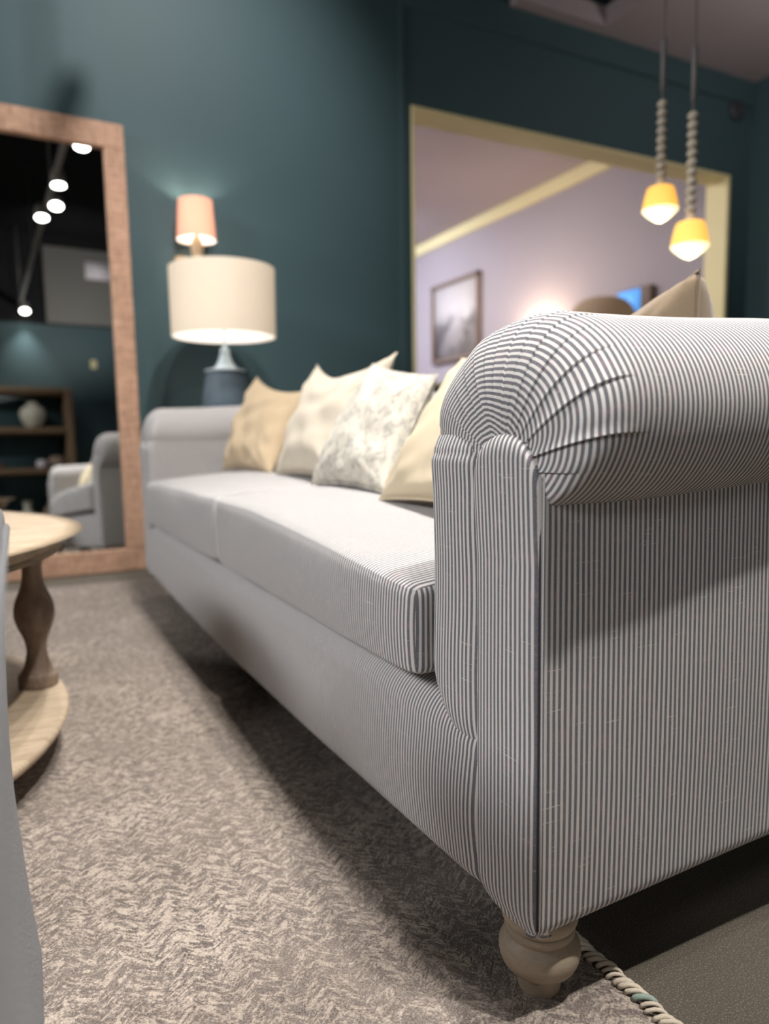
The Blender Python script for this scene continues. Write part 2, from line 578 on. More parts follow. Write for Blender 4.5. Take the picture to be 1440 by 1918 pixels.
# pleats: (angle on the end, length as a share of the dome, depth, which side folds over)
PLE = []
for deg, ext, dep, side in ((-26, 1.1, .0030, 1), (-4, 1.1, .0030, 1), (14, .8, .0014, 1), (30, .8, .0014, 1), (44, .85, .0015, 1),
                      (56, .85, .0015, 1), (67, .9, .0016, 1), (78, .95, .0018, 1), (90, 1.0, .0020, -1), (102, 1.0, .0022, -1), (114, 1.05, .0026, -1),
                      (128, .90, .0026, -1), (145, .88, .0032, -1), (164, .93, .0046, -1), (192, 1.12, .0058, -1), (214, .85, .0042, -1), (236, .8, .0032, -1), (262, .7, .002, -1)):
    PLE.append((R(deg), ext, dep, side))
def roll_bm():
    bm = BM()
    NT_, ND, NC = 540, 64, 60
    XE = SB-.01
    PW = 2/2.7
    random.seed(11)
    offs = [random.uniform(-.0012, .0012) for _ in PLE]
    def cs(th):
        c, s_ = cos(th), sin(th)
        if s_ < 0:
            pw = .45 if c > 0 else .80
            w_ = min(1, -s_*3)
            return math.copysign(abs(c)**(1+(pw-1)*w_), c)
        return c
    def mer(t):
        a = t*PI/2
        return sin(a)**PW, (1-max(0, cos(a))**PW)
    MER = [mer(i/ND) for i in range(ND+1)]
    cache = {}
    KN = [(-90, .022), (-40, .022), (0, .028), (50, .062), (90, .090), (150, .090), (185, .070), (212, .034), (235, .016), (270, .016)]
    def ldf(th):
        d = math.degrees(th)
        while d < -90: d += 360
        while d > 270: d -= 360
        for (a0, l0), (a1, l1) in zip(KN, KN[1:]):
            if a0 <= d <= a1:
                q = (d-a0)/(a1-a0); q = q*q*(3-2*q)
                return l0+(l1-l0)*q
        return .05
    def arcs(th):
        k = round(th, 6)
        if k not in cache:
            rr = math.hypot(EC[0]+EA*cs(th)-POLE[0], EC[1]+EB*sin(th)-POLE[1])
            A = [0.]
            for (r0, x0), (r1, x1) in zip(MER, MER[1:]):
                A.append(A[-1]+math.hypot((r1-r0)*rr, (x1-x0)*ldf(th)))
            cache[k] = A
        return cache[k]
    def f(a, b):
        th = a*2*PI - PI/2
        kk = round(b*(ND+NC))
        if kk <= ND:
            rho, dx = MER[kk]
            LT = ldf(th)
            X = XP+dx*LT
            A = arcs(th); rem = A[-1]-A[kk]
            sarc = A[kk]/A[-1]; u = .2+LT-rem
        else:
            t2 = (kk-ND)/NC
            LT = ldf(th)
            rho = 1; X = XP+LT+(XE-XP-LT)*t2**1.3
            u = .2+(X-XP); sarc = 1+(X-XP-LT)/.14
        xx = max(0, X-XP-LD)
        g = min(1, xx/.4); g = g*g*(3-2*g)
        ea = EA*(1-.09*g); eb = EB*(1+.02*g)
        cyy = EC[0]+.002*g; czz = EC[1]+.012*g
        py = POLE[0]+(cyy+ea*cs(th)-POLE[0])*rho
        pz = POLE[1]+(czz+eb*sin(th)-POLE[1])*rho
        nrm = Vector((-(1-min(1, rho**2))*1.0, cos(th), sin(th))).normalized()
        d = 0.
        for (tk, ext, dep, side), of in zip(PLE, offs):
            dt = (th-tk+PI) % (2*PI)-PI
            fall = max(0, 1-(sarc/ext)**3) if sarc < ext else 0
            fall *= min(1, sarc*4)
            q = dt*side
            if q >= 0:
                d += dep*fall*math.exp(-q/.11); u += .0012*fall*math.exp(-q/.10)
            else:
                d += -dep*.7*fall*math.exp(q/.03)
        thm = (th+PI/2) % (2*PI)
        k = 0
        for idx, (tk, *_r) in enumerate(PLE):
            if (tk+PI/2) <= thm: k = idx+1
        of = offs[k % len(offs)]*max(0, 1-sarc/1.1)
        d += .0018*fbm(py*9, pz*9, X*6)*min(1, sarc)
        return (X+nrm.x*d, py+nrm.y*d, pz+nrm.z*d, u+of, th*.12)
    grid(bm, f, NT_, ND+NC)
    return bm
bm = roll_bm(); obj('arm_roll', bm, M['stripe'], sofa, recalc=False)
bm = roll_bm(); flipY(bm); obj('arm_roll', bm, M['stripe'], sofa, recalc=False)

# --- facing (narrow front panel with arched top)
FW = .0585; FC = Y0+FW+.0015
def facing_bm():
    bm = BM()
    zb, zt = .096, .636
    def f(a, b):
        z = zb+(zt-zb)*b
        # arched top
        zz = (z-(zt-FW))/FW
        hw = FW*(math.sqrt(max(0, 1-zz*zz)) if zz > 0 else 1)
        t = 2*a-1
        # denser columns near the edges
        t = math.copysign(1-(1-abs(t))**1.8, t)
        y = FC+hw*t*(1-.22*(1-math.sqrt(max(0, 1-(1-min(1, b/.05))**2))))
        e = (1-abs(t)**7)
        e = max(0, e)**(1/2.4) if t > 0 else max(0, 1-abs(t)**16)**(1/2.4)
        eb = min(1, max(0, b/.07))
        eb = math.sqrt(max(0, 1-(1-eb)**2))
        tz = min(1, max(0, (zt-z)/.03)); tz = math.sqrt(max(0, 1-(1-tz)**2))
        back = .014*(1-e)+.018*(1-eb)+.016*(1-tz)
        bulge = .004*(1-t*t)*min(1, b*6)+.006*max(0, (z-.5)/.134)
        x = X0+.004+back-bulge-.0015*fbm(y*14, z*5, 3)
        u = y+ .0010*fbm(z*5, 1.7)+ (hw*0)
        return (x, y, z-(.006*(1-abs(t)) if b < .02 else 0), u, z)
    grid(bm, f, 44, 150)
    return bm
for fl in (0, 1):
    bm = facing_bm()
    if fl: flipY(bm)
    obj('arm_facing', bm, M['stripe'], sofa, recalc=False)

# --- outer side panel
def side_bm():
    bm = BM()
    def f(a, b):
        # b: 0 under-edge -> 1 top under the roll ; a: front edge wraps .02 in
        L = SB-.45
        s = a*(L+.012)
        rc = .007
        if s < .012:
            q = s/.012*PI/2
            x = X0+.0065+rc*(1-sin(q)); y = Y0+rc*(1-sin(q))
            x = X0+.0065+rc*(1-sin(q)); y = Y0+rc*(1-sin(q))
            x = X0+.0065+rc-rc*cos(PI/2-q) if False else X0+.0065+rc*(1-sin(q))
            y = Y0+rc*(1-sin(q))
        else:
            x = X0+.0065+(s-.012); y = Y0
        bow = .016*sin(min(1, (x-.45)/.5)*PI/2)
        zb = .100+bow
        if b < .14:
            w = b/.14
            ang = (1-w)*PI/2
            rr = .022
            y += rr*(1-cos(ang)); z = zb+rr*(1-sin(ang))
            vv = z
        else:
            z = zb+.022+(.60-zb-.022)*(b-.14)/.86
        y -= .0035*sin(PI*min(1, max(0, (z-.1)/.5)))*min(1, (x-.45)/.06)+.0018*fbm(x*4, z*4, 7)
        return (x, y, z, s+.0008*fbm(z*4, x*3), z)
    grid(bm, f, 120, 70)
    return bm
for fl in (0, 1):
    bm = side_bm()
    if fl: flipY(bm)
    obj('side_panel', bm, M['stripe'], sofa, recalc=False)
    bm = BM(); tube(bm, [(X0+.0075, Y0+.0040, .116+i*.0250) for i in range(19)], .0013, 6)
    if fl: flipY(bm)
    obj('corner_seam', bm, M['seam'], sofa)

# --- inner arm pad (wraps from the facing round to the inner face)
def pad_bm():
    bm = BM()
    out = []
    ry = .030
    yin = .783
    for i in range(8): out.append((X0+.012-.0125*sin(i/8*PI/2), .664+.03*i/8))
    out.append((X0-.0005, .696)); 
    for i in range(1, 7): out.append((X0-.0005-.002*sin(PI*i/7), .696+(yin-ry-.696)*i/7))
    for i in range(0, 11):
        a = i/10*PI/2
        out.append((X0+ry-ry*cos(a), yin-ry+ry*sin(a)))
    for i in range(1, 24): out.append((X0+ry+(1.15-X0-ry)*(i/23)**1.2, yin))
    arc = [0]
    for p, q in zip(out, out[1:]): arc.append(arc[-1]+math.hypot(p[0]-q[0], p[1]-q[1]))
    n = len(out)-1
    def f(a, b):
        i = min(n, round(a*n)); x, y = out[i]
        # bottom edge: low at the facing, higher at the seat, curved
        q = min(1, max(0, (y-.675)/.10))
        zb = .262+.058*q**2.2
        if x > X0+.05: zb = .30
        z = zb+(.634-zb)*b
        tuck = 0
        bb = (z-zb)/.05
        if bb < 1: tuck = .02*(1-math.sqrt(max(0, 1-(1-bb)**2)))
        fx = 1 if x < X0+.05 else 0
        x2 = x+tuck*(1 if x < X0+.03 else .3)
        y2 = y-(tuck*.7 if y > .75 else 0)
        # gentle horizontal seam pinch just under the roll
        pin = .0013*math.exp(-((z-.612)/.004)**2)
        pin += -.002*math.exp(-((z-.60)/.02)**2)
        x2 += pin*(1 if x < X0+.04 else 0); y2 -= 0
        x2 -= .003*fbm(z*7, y*9, 2)
        tp = max(0, (z-.600)/.034)
        x2 += (.009*tp*tp if x < X0+.05 else 0); y2 -= 0
        y2 += .003*fbm(z*6, x*5, 9)-.004*sin(PI*min(1, b*1.2))
        return (x2, y2, z, arc[i]+.0017*fbm(z*6, 5.5), z)
    grid(bm, f, n, 100)
    return bm
for fl in (0, 1):
    bm = pad_bm()
    if fl: flipY(bm)
    obj('arm_pad', bm, M['stripe'], sofa, recalc=False)

# --- front rail
def rail_f(a, b):
    y = .60+(2*YC-2*.60)*a
    # section from under to top back, by arc
    sag = .022*sin(PI*a)
    sec = []
    zb = .100-sag*.9; zt = .314
    L1, L2, L3 = .05, .2, .14
    s = b*(L1+L2+L3)
    r = .03; R2 = .05
    e_ = min(y-.60, 2*YC-.60-y); w_ = min(1, max(0, (e_-.055)/.03)); xf = X0+.001-.004*sin(PI*a)+.014*(1-w_*w_*(3-2*w_))
    if s < L1:
        ang = s/L1*PI/2
        x = xf+r*(1-sin(ang)); z = zb+r*(1-cos(ang))
    elif s < L1+L2:
        q = (s-L1)/L2
        x = xf-.005*sin(PI*q); z = zb+r+(zt-R2-zb-r)*q
    else:
        q = (s-L1-L2)/L3
        if q < .6:
            ang = q/.6*PI/2
            x = xf+R2*(1-cos(ang)); z = zt-R2+R2*sin(ang)
        else:
            x = xf+R2+.2*(q-.6)/.4; z = zt
    x += .0018*fbm(y*3, z*5, 4)
    near = math.exp(-((y-.672)/.05)**2)+math.exp(-((2*YC-y-.672)/.05)**2)
    return (x, y, z, y+.02*near*max(0, z-.24)/.08*0, s)
bm = BM(); grid(bm, rail_f, 160, 60); obj('front_rail', bm, M['stripe'], sofa, recalc=False)

# --- seat cushions
def seat_bm(ya, yb, near):
    bm = BM()
    lo = (.426, ya, .327); hi = (1.13, yb, .470)
    def df(p):
        x, y, z = p
        ty = (y-ya)/(yb-ya); tx = (x-lo[0])/(hi[0]-lo[0])
        zc = (z-lo[2])/(hi[2]-lo[2])
        crown = .045*(max(0, sin(PI*min(1, max(0, .02+tx*1.0))))**.55)*(.45+.55*max(0, sin(PI*min(1, max(0, ty))))**.5)
        edge = .0
        if near: edge = -.042*max(0, 1-ty/.75)**1.2+.012
        else: edge = .012-.012*max(0, (ty-.6)/.4)
        z += zc*(crown+edge)
        # bulging boxing on the front
        x -= .008*sin(PI*zc)*(1-tx)*(.4+.6*sin(PI*ty))
        x += .012*(1-tx)*math.exp(-min(ty, 1-ty)/.03)
        z += .004*fbm(x*3, y*3, 1)*zc+.0015*fbm(x*14, y*8, 1)*zc
        x += .0035*fbm(y*5, z*5, 8)*(1-tx)
        # seam ridge at the top and bottom edge of the boxing
        for zz in (.965, .05):
            x -= .0022*math.exp(-((zc-zz)/.022)**2)*(1-tx)
        return (x, y, z)
    rbox(bm, lo, hi, .017, deform=df, ns=(36, 60, 14))
    return bm
for ya, yb, nr in ((.783, 1.802, True), (1.806, 2*YC-.783, False)):
    obj('seat_cushion', seat_bm(ya, yb, nr), M['stripe'], sofa)

# --- back
bm = BM()
def bdf(p):
    x, y, z = p
    x += .10*(z-.35)
    z += .01*sin(PI*(y-.78)/(2*(YC-.78)))
    return (x, y, z)
rbox(bm, (1.13, .78, .32), (1.30, 2*YC-.78, .77), .06, deform=bdf, ns=(4, 40, 10))
obj('backrest', bm, M['stripe'], sofa)
bm = BM(); rbox(bm, (1.30, Y0+.03, .10), (SB, 2*YC-Y0-.03, .70), .03, ns=(3, 30, 10)); obj('back_panel', bm, M['stripe'], sofa)
bm = BM(); box(bm, .50, 1.30, Y0+.02, Y1-.02, .105, .30, .01); obj('seat_frame', bm, M['dark'], sofa)
bm = BM(); box(bm, .475, .50, Y0+.035, Y1-.035, .10, .14); obj('dust_cover', bm, M['dark'], sofa)

# --- turned feet
FOOT = smoothprof([(.024, .0), (.0245, .006), (.0262, .020), (.029, .026), (.040, .031), (.0458, .045), (.0448, .058), (.038, .067),
                   (.0365, .0685), (.0385, .0715), (.0400, .0755), (.0385, .0795), (.0372, .0805), (.0405, .084), (.0428, .090), (.0415, .097), (.038, .101), (.038, .12)], 4)
def foot(x, y):
    bm = BM()
    z0 = RZ if x < RX1 else 0
    lathe(bm, [(r, z*(.12-z0)/.12+z0) for r, z in FOOT], x, y, 48)
    obj('foot', bm, M['legwood'], sofa)
for x, y in ((.502, .618), (.60, 1.42), (.60, 2.26), (.545, 2*YC-.618), (1.35, .625), (1.35, 2*YC-.625)):
    foot(x, y)

# ================================================================== PILLOWS
def pillow_bm(w, h, t, pinch=.06, seed=0, ear=.04, flop=0., wr=.006, N=44):
    bm = BM()
    def side(sg):
        def f(a, b):
            u, v = 2*a-1, 2*b-1
            uu = math.copysign(abs(u)**.9, u); vv = math.copysign(abs(v)**.9, v)
            r = max(0, (1-u*u))*max(0, (1-v*v))
            th = t/2*(r**.42)
            # concave sides, pointed corners
            px = w/2*u*(1-pinch*(1-v*v)); pz = h/2*v*(1-pinch*(1-u*u))
            c = abs(u*v)**6
            px += math.copysign(ear*c, u); pz += math.copysign(ear*c, v)
            wr_ = wr*fbm(u*2.3+seed*7, v*2.3, seed)+wr*.6*fbm(u*6+seed*3, v*2.5, seed+4)*(1-r)
            th += wr_*min(1, r*4)*1.6
            # creases radiating from the corners
            ang = math.atan2(abs(v)-1.05, abs(u)-1.05)
            th += .0035*sin(ang*14)*r**.3*(1-r)
            pz -= flop*max(0, v)*(1-u*u)
            return (px, sg*th, pz, px, pz)
        return f
    grid(bm, side(-1), N, N); grid(bm, side(1), N, N)
    # piping-free knife edge seam
    return bm

def pillow(BL, BR, TL, TR, t, mat, label, seed=0, pinch=.06, ear=.03, flop=.02, wr=.007, front=-1):
    """cushion spanned between its four corners"""
    BL, BR, TL, TR = map(Vector, (BL, BR, TL, TR))
    w = ((BR-BL).length+(TR-TL).length)/2; h = ((TL-BL).length+(TR-BR).length)/2
    nm = (BR-BL).cross(TL-BL).normalized()
    def mp(px, d, pz):
        a = px/w+.5; b = pz/h+.5
        p = BL*(1-a)*(1-b)+BR*a*(1-b)+TL*(1-a)*b+TR*a*b
        p = p+nm*d
        p.z = max(p.z, .50)
        return p
    bm = pillow_bm(w, h, t, seed=seed, pinch=pinch, ear=ear, flop=flop, wr=wr)
    for vv in bm.verts: vv.co = mp(*vv.co)
    c = (BL+BR)/2
    zmin = min(vv.co.z for vv in bm.verts)
    root = thing('throw_pillow', (c.x, c.y, zmin), label, 'pillow')
    obj('cover', bm, mat, root)
    bm = BM(); pts = []; N = 40
    def edge(u, v):
        px = w/2*u*(1-pinch*(1-v*v)); pz = h/2*v*(1-pinch*(1-u*u)); cc = abs(u*v)**6
        px += math.copysign(ear*cc, u); pz += math.copysign(ear*cc, v)
        pz -= flop*max(0, v)*(1-u*u)
        return mp(px, 0, pz)
    for i in range(N): pts.append(edge(-1+2*i/N, -1))
    for i in range(N): pts.append(edge(1, -1+2*i/N))
    for i in range(N): pts.append(edge(1-2*i/N, 1))
    for i in range(N+1): pts.append(edge(-1, 1-2*i/N))
    tube(bm, pts, .0028, 6)
    obj('seam', bm, mat, root)
    return root

pillow((.71, 2.79, .525), (.73, 2.27, .525), (.86, 2.81, .875), (.90, 2.36, .795), .13, M['tan'], 'plain tan linen throw pillow leaning beside the far sofa arm', seed=1, flop=.02, wr=.012, ear=.004)
pillow((.73, 2.20, .525), (.74, 1.70, .525), (.87, 2.19, .86), (.89, 1.70, .845), .13, M['cream_linen'], 'cream throw pillow with pointed upper corners behind the leaf-patterned pillow', seed=2, ear=.008, flop=.045)
pillow((.665, 1.73, .520), (.67, 1.32, .520), (.83, 1.70, .82), (.82, 1.37, .765), .11, M['leafy'], 'cream throw pillow with faint grey leaf pattern, front of the row', seed=3, ear=.002, flop=0)
pillow((.63, 1.265, .515), (.65, .86, .515), (.81, 1.25, .785), (.85, .87, .765), .13, M['beige'], 'plain pale beige throw pillow nearest the pleated sofa arm', seed=4, ear=.004, flop=0)
pillow((1.02, .86, .54), (1.13, 1.20, .54), (.992, .838, .892), (1.08, 1.18, .80), .21, M['velvet'], 'taupe velvet throw pillow whose corner peeks above the near sofa arm', seed=5, ear=0., pinch=.03, flop=0)

# ================================================================== COFFEE TABLE
TX, TY, TR = -.622, 1.655, .70
tb = thing('coffee_table', (TX, TY, RZ), 'round weathered oak coffee table with turned legs and round lower shelf', 'table')
bm = BM(); lathe(bm, smoothprof([(.0, .424), (TR-.045, .424), (TR-.04, .426), (TR-.018, .430), (TR-.010, .436), (TR-.014, .441), (TR-.004, .447), (TR, .453), (TR-.003, .459), (TR-.010, .4605), (0, .4605)], 2)[1:-1], TX, TY, 96); obj('tabletop', bm, M['tablewood'], tb)
bm = BM(); lathe(bm, [(TR-.03, .078), (TR-.012, .080), (TR-.008, .088), (TR-.008, .094), (TR-.014, .100)], TX, TY, 96); obj('lower_shelf', bm, M['tablewood'], tb)
prof = smoothprof([(.040, .100), (.040, .125), (.034, .132), (.026, .150), (.0205, .178), (.024, .205), (.036, .235), (.0415, .262), (.037, .292), (.026, .318), (.0205, .345), (.021, .372), (.029, .385), (.031, .40), (.031, .426)], 4)
for k in range(4):
    a = R(7.5+90*k)
    lx, ly = TX+.642*cos(a), TY+.642*sin(a)
    bm = BM(); lathe(bm, prof, lx, ly, 32); obj('leg', bm, M['tabledark'], tb)
    a = R(40+90*k)
    fx, fy = TX+.5*cos(a), TY+.5*sin(a)
    bm = BM(); lathe(bm, smoothprof([(.02, RZ), (.034, RZ+.02), (.036, .05), (.028, .066), (.03, .08)], 3), fx, fy, 24); obj('foot', bm, M['tabledark'], tb)

# ================================================================== ARMCHAIR beside the camera
ac = thing('armchair', (-.42, .35, 0), 'grey twill armchair with piped track arm at the left edge beside the camera', 'chair')
def arm_bm(xa, xb):
    bm = BM()
    def df(p):
        x, y, z = p
        # waisted outer face, flared foot and soft front
        k = -.010*sin(PI*min(1, max(0, (z-.12)/.46)))
        if x > (xa+xb)/2: x += k+(.008*max(0, (.30-z)/.3))
        y += .006*sin(PI*min(1, max(0, (z-.1)/.48)))*(1 if y > .5 else 0)
        x += .002*fbm(z*8, y*6, 3)
        return (x, y, z)
    rbox(bm, (xa, -.02, .10), (xb, .785, .577), .018, deform=df, ns=(4, 30, 30))
    return bm
obj('armrest', arm_bm(-.15, -.012), M['greyfab'], ac)
obj('armrest', arm_bm(-.83, -.69), M['greyfab'], ac)
bm = BM()
tube(bm, [(-.0135, .0+.025*i, .5535) for i in range(31)]+[(-.018, .778, .5535), (-.03, .786, .5535), (-.07, .788, .5535), (-.12, .788, .5535), (-.148, .778, .5535)], .0042, 8)
obj('piping', bm, M['greyfab'], ac)
bm = BM()
tube(bm, [(-.020-.010*sin(PI*min(1, max(0, (z-.12)/.46)))+.008*max(0, (.30-z)/.3)+.003, .779+.006*sin(PI*min(1, max(0, (z-.1)/.48))), z) for z in [.11+.0165*i for i in range(27)]], .0036, 8)
obj('piping', bm, M['greyfab'], ac)
bm = BM(); rbox(bm, (-.69, .12, .30), (-.15, .80, .45), .04, ns=(8, 8, 4)); obj('seat_cushion', bm, M['greyfab'], ac)
bm = BM(); rbox(bm, (-.80, -.18, .12), (-.04, -.021, .88), .04, ns=(8, 4, 10)); obj('backrest', bm, M['greyfab'], ac)
bm = BM(); rbox(bm, (-.69, -.02, .12), (-.15, .76, .30), .01, ns=(4, 4, 4)); obj('seat_base', bm, M['greyfab'], ac)
for x in (-.78, -.08):
    for y in (-.1, .72):
        bm = BM(); lathe(bm, [(.016, RZ), (.026, .11)], x, y, 20); obj('leg', bm, M['tabledark'], ac)

# ================================================================== MIRROR
ln, yw = R(3), R(2)
u = Vector((cos(yw), sin(yw), 0)); bk = Vector((-sin(yw), cos(yw), 0))
v = Vector((0, 0, cos(ln)))+bk*sin(ln)
n = v.cross(u)*-1           # toward the wall
if n.y < 0: n = -n
MB = Vector((.3, 3.735, 0))
mm = Matrix((( u.x, n.x, v.x, MB.x), (u.y, n.y, v.y, MB.y), (u.z, n.z, v.z, MB.z), (0, 0, 0, 1)))
ua, ub, vt, fwid = -.78, .252, 2.155, .095
mir = thing('floor_mirror', (.04, 3.74, 0), 'tall floor mirror in a woven tan frame leaning on the teal wall', 'mirror')
bm = BM()
zb_ = .0
for a in ((ua, ub, vt-.118, vt), (ua, ub, zb_, .109), (ua, ua+fwid, .109, vt-.118), (ub-fwid, ub, .109, vt-.118)):
    box(bm, a[0], a[1], -.022, .028, a[2], a[3], .005, mm)
zmin = min(vv.co.z for vv in bm.verts)
for vv in bm.verts: vv.co.z -= min(0, zmin)
obj('frame', bm, M['rattan'], mir, smooth=False)
bm = BM(); box(bm, ua+.03, ub-.03, 0, .004, .05, vt-.05, 0, mm); obj('glass', bm, M['mirror'], mir, smooth=False)

# ================================================================== TABLE LAMP on side table
LX, LY = .905, 3.45
st = thing('side_table', (LX, LY, 0), 'small round wooden side table carrying the cream-shaded lamp behind the far sofa arm', 'table')
bm = BM(); lathe(bm, [(.20, .585), (.215, .59), (.215, .605), (.205, .61)], LX, LY, 48); obj('tabletop', bm, M['tabledark'], st)
bm = BM(); lathe(bm, smoothprof([(.14, 0), (.13, .02), (.04, .06), (.025, .2), (.04, .35), (.03, .5), (.05, .586)], 4), LX, LY, 32); obj('pedestal', bm, M['tabledark'], st)
lamp = thing('table_lamp', (LX, LY, .61), 'lit table lamp with cream drum shade and pale blue flared base', 'lamp')
bm = BM(); lathe(bm, smoothprof([(.085, .61), (.09, .63), (.105, .72), (.112, .82), (.100, .90), (.088, .953), (.086, .958)], 4), LX, LY, 48); o = obj('body', bm, base('smoky_glass', srgb(84, 98, 108), .5, spec=.3, nscale=3, namt=.1), lamp); o['label'] = 'dark blue grey vessel'
bm = BM(); lathe(bm, smoothprof([(.094, .956), (.098, .960), (.094, .965), (.062, .972), (.045, .985), (.032, 1.01), (.023, 1.04), (.019, 1.065), (.008, 1.07), (.007, 1.30)], 4), LX, LY, 48); o = obj('neck', bm, M['paleglass'], lamp); o['label'] = 'pale blue flared collar'
def shade_bm(cx, cy, r0, r1, z0, z1, n=72):
    bm = BM()
    m = 16
    lathe(bm, [(r0+(r1-r0)*i/m, z0+(z1-z0)*i/m) for i in range(m+1)], cx, cy, n, cap=False)
    return bm
obj('lamp_shade', shade_bm(LX, LY, .240, .243, 1.118, 1.430), M['shade'], lamp)
obj('shade_lining', shade_bm(LX, LY, .237, .240, 1.119, 1.429), M['shadein'], lamp)
bm = BM()
for k in range(3):
    a = R(20+120*k); tube(bm, [(LX, LY, 1.36), (LX+.238*cos(a), LY+.238*sin(a), 1.36)], .002, 6)
obj('shade_spider', bm, M['brass'], lamp)
bm = BM(); bmesh.ops.create_uvsphere(bm, u_segments=20, v_segments=12, radius=.03, matrix=Matrix.Translation((LX, LY, 1.27))); obj('light_bulb', bm, M['bulb'], lamp)

# ================================================================== WALL SCONCE
sx, sy = .868, 3.78
sc = thing('wall_sconce', (sx, YW, 1.56), 'small lit wall sconce with a pink shade on the teal wall above the lamp', 'lamp')
obj('lamp_shade', shade_bm(sx, sy, .096, .083, 1.635, 1.828, 48), M['pinkshade'], sc)
obj('shade_lining', shade_bm(sx, sy, .0945, .0815, 1.636, 1.827, 48), M['shadein'], sc)
bm = BM(); lathe(bm, smoothprof([(.012, 1.50), (.03, 1.505), (.034, 1.53), (.026, 1.56), (.030, 1.60), (.026, 1.64), (.012, 1.66), (.012, 1.70)], 4), sx, sy, 28); obj('candle_stem', bm, M['wood_light'], sc)
bm = BM(); box(bm, sx-.012, sx+.012, sy, YW-.01, 1.515, 1.54, .004); box(bm, sx-.09, sx-.02, YW-.03, YW, 1.47, 1.575, .01)
box(bm, sx-.05, sx+.012, YW-.045, YW-.025, 1.515, 1.54, .004); obj('wall_bracket', bm, M['wood_light'], sc)
bm = BM(); bmesh.ops.create_uvsphere(bm, u_segments=16, v_segments=10, radius=.018, matrix=Matrix.Translation((sx, sy, 1.735))); obj('light_bulb', bm, M['bulb'], sc)
bm = BM()
for k in range(5):
    a = R(18+72*k); tube(bm, [(sx, sy, 1.80), (sx+.083*cos(a), sy+.083*sin(a), 1.80)], .003, 6)
obj('shade_spider', bm, M['brass'], sc)

# ================================================================== PENDANTS
def pendant(x, y, zb, nb, label):
    p = thing('pendant_light', (x, y, zb), label, 'lamp', None)
    k = .87
    bm = BM()
    lathe(bm, smoothprof([(r, zb+h*k) for r, h in ((.062, .048), (.0585, .075), (.053, .105), (.047, .130), (.040, .140), (.020, .143))], 3), x, y, 40, cap=False)
    obj('lamp_shade', bm, M['yellowshade'], p)
    bm = BM(); lathe(bm, smoothprof([(r, zb+h*k) for r, h in ((.001, 0), (.022, .010), (.043, .027), (.058, .043), (.061, .053), (.04, .056), (.002, .056))], 3), x, y, 40); o = obj('light_bulb', bm, M['bulb'], p)
    bm = BM(); lathe(bm, smoothprof([(r, zb+h*k) for r, h in ((.024, .14), (.022, .15), (.014, .16), (.013, .172))], 3), x, y, 24); obj('finial', bm, M['wood_light'], p)
    z = zb+.172*k
    rb = .0150
    for i in range(nb):
        z += rb
        bm = BM(); bmesh.ops.create_uvsphere(bm, u_segments=16, v_segments=10, radius=rb, matrix=Matrix.Translation((x, y, z)))
        for vv in bm.verts: vv.co.x = x+(vv.co.x-x)*1.18; vv.co.y = y+(vv.co.y-y)*1.18
        obj('bead', bm, M['bead'], p)
        z += rb
    bm = BM(); tube(bm, [(x, y, z-.01), (x, y, ZT)], .0045, 8); obj('cord', bm, M['cord'], p)
    bm = BM(); tube(bm, [(x, y, z+.035), (x, y, z+.20)], .009, 10); obj('cord_sleeve', bm, M['cord'], p)
    bm = BM(); lathe(bm, [(.05, ZT-.025), (.055, ZT)], x, y, 24); obj('ceiling_canopy', bm, M['cord'], p)
pendant(2.105, 1.955, 1.388, 9, 'amber beaded pendant light, the higher one hanging left of its pair')
pendant(2.075, 1.795, 1.222, 11, 'amber beaded pendant light, the lower one hanging right of its pair')

# ================================================================== small wall device
bm = BM(); lathe(bm, smoothprof([(.075, 0), (.075, .02), (.06, .035), (.03, .04), (.028, .03), (.002, .028)], 3), 0, 0, 32)
for vv in bm.verts: vv.co = Vector((4.95+vv.co.x, YW-vv.co.z, 3.04+vv.co.y))
prop(obj('wall_sensor', bm, M['plastic'], None, origin=(4.95, YW, 3.04)), 'small round dark sensor high on the teal wall near the right corner', 'sensor')

# ================================================================== room beyond: picture, lamps, screen
pic = thing('framed_picture', (XR, 8.1, 2.15), 'large framed grey landscape picture on the wall beyond the opening', 'picture')
py0, py1, pz0, pz1 = 7.50, 8.62, 1.62, 2.64
bm = BM()
for a in ((py0, py1, pz0, pz0+.05), (py0, py1, pz1-.05, pz1), (py0, py0+.05, pz0, pz1), (py1-.05, py1, pz0, pz1)):
    box(bm, XR-.06, XR, a[0], a[1], a[2], a[3], .004)
obj('frame', bm, M['frame_brown'], pic)
bm = BM(); box(bm, XR-.03, XR-.02, py0+.04, py1-.04, pz0+.04, pz1-.04); obj('print', bm, M['picture'], pic)

scn = thing('wall_screen', (XR, 5.1, 1.85), 'small bright blue screen on the wall beyond the opening', 'screen')
bm = BM(); box(bm, XR-.07, XR, 4.80, 5.20, 1.72, 1.96, .005); obj('casing', bm, M['frame_brown'], scn)
bm = BM(); box(bm, XR-.074, XR-.069, 4.91, 5.18, 1.74, 1.945); obj('display', bm, M['screen'], scn)

fl = thing('floor_lamp', (4.50, 4.78, 0), 'floor lamp with wide taupe shade beyond the opening, beside the blue screen', 'lamp')
bm = BM(); lathe(bm, smoothprof([(.31, 1.40), (.30, 1.50), (.27, 1.65), (.21, 1.745), (.13, 1.785), (.03, 1.795)], 4), 4.50, 4.78, 48, cap=False); obj('lamp_shade', bm, M['beigeshade'], fl)
bm = BM(); lathe(bm, [(.14, 0), (.14, .02), (.012, .03), (.012, 1.78)], 4.50, 4.78, 24); obj('pole', bm, M['brass'], fl)

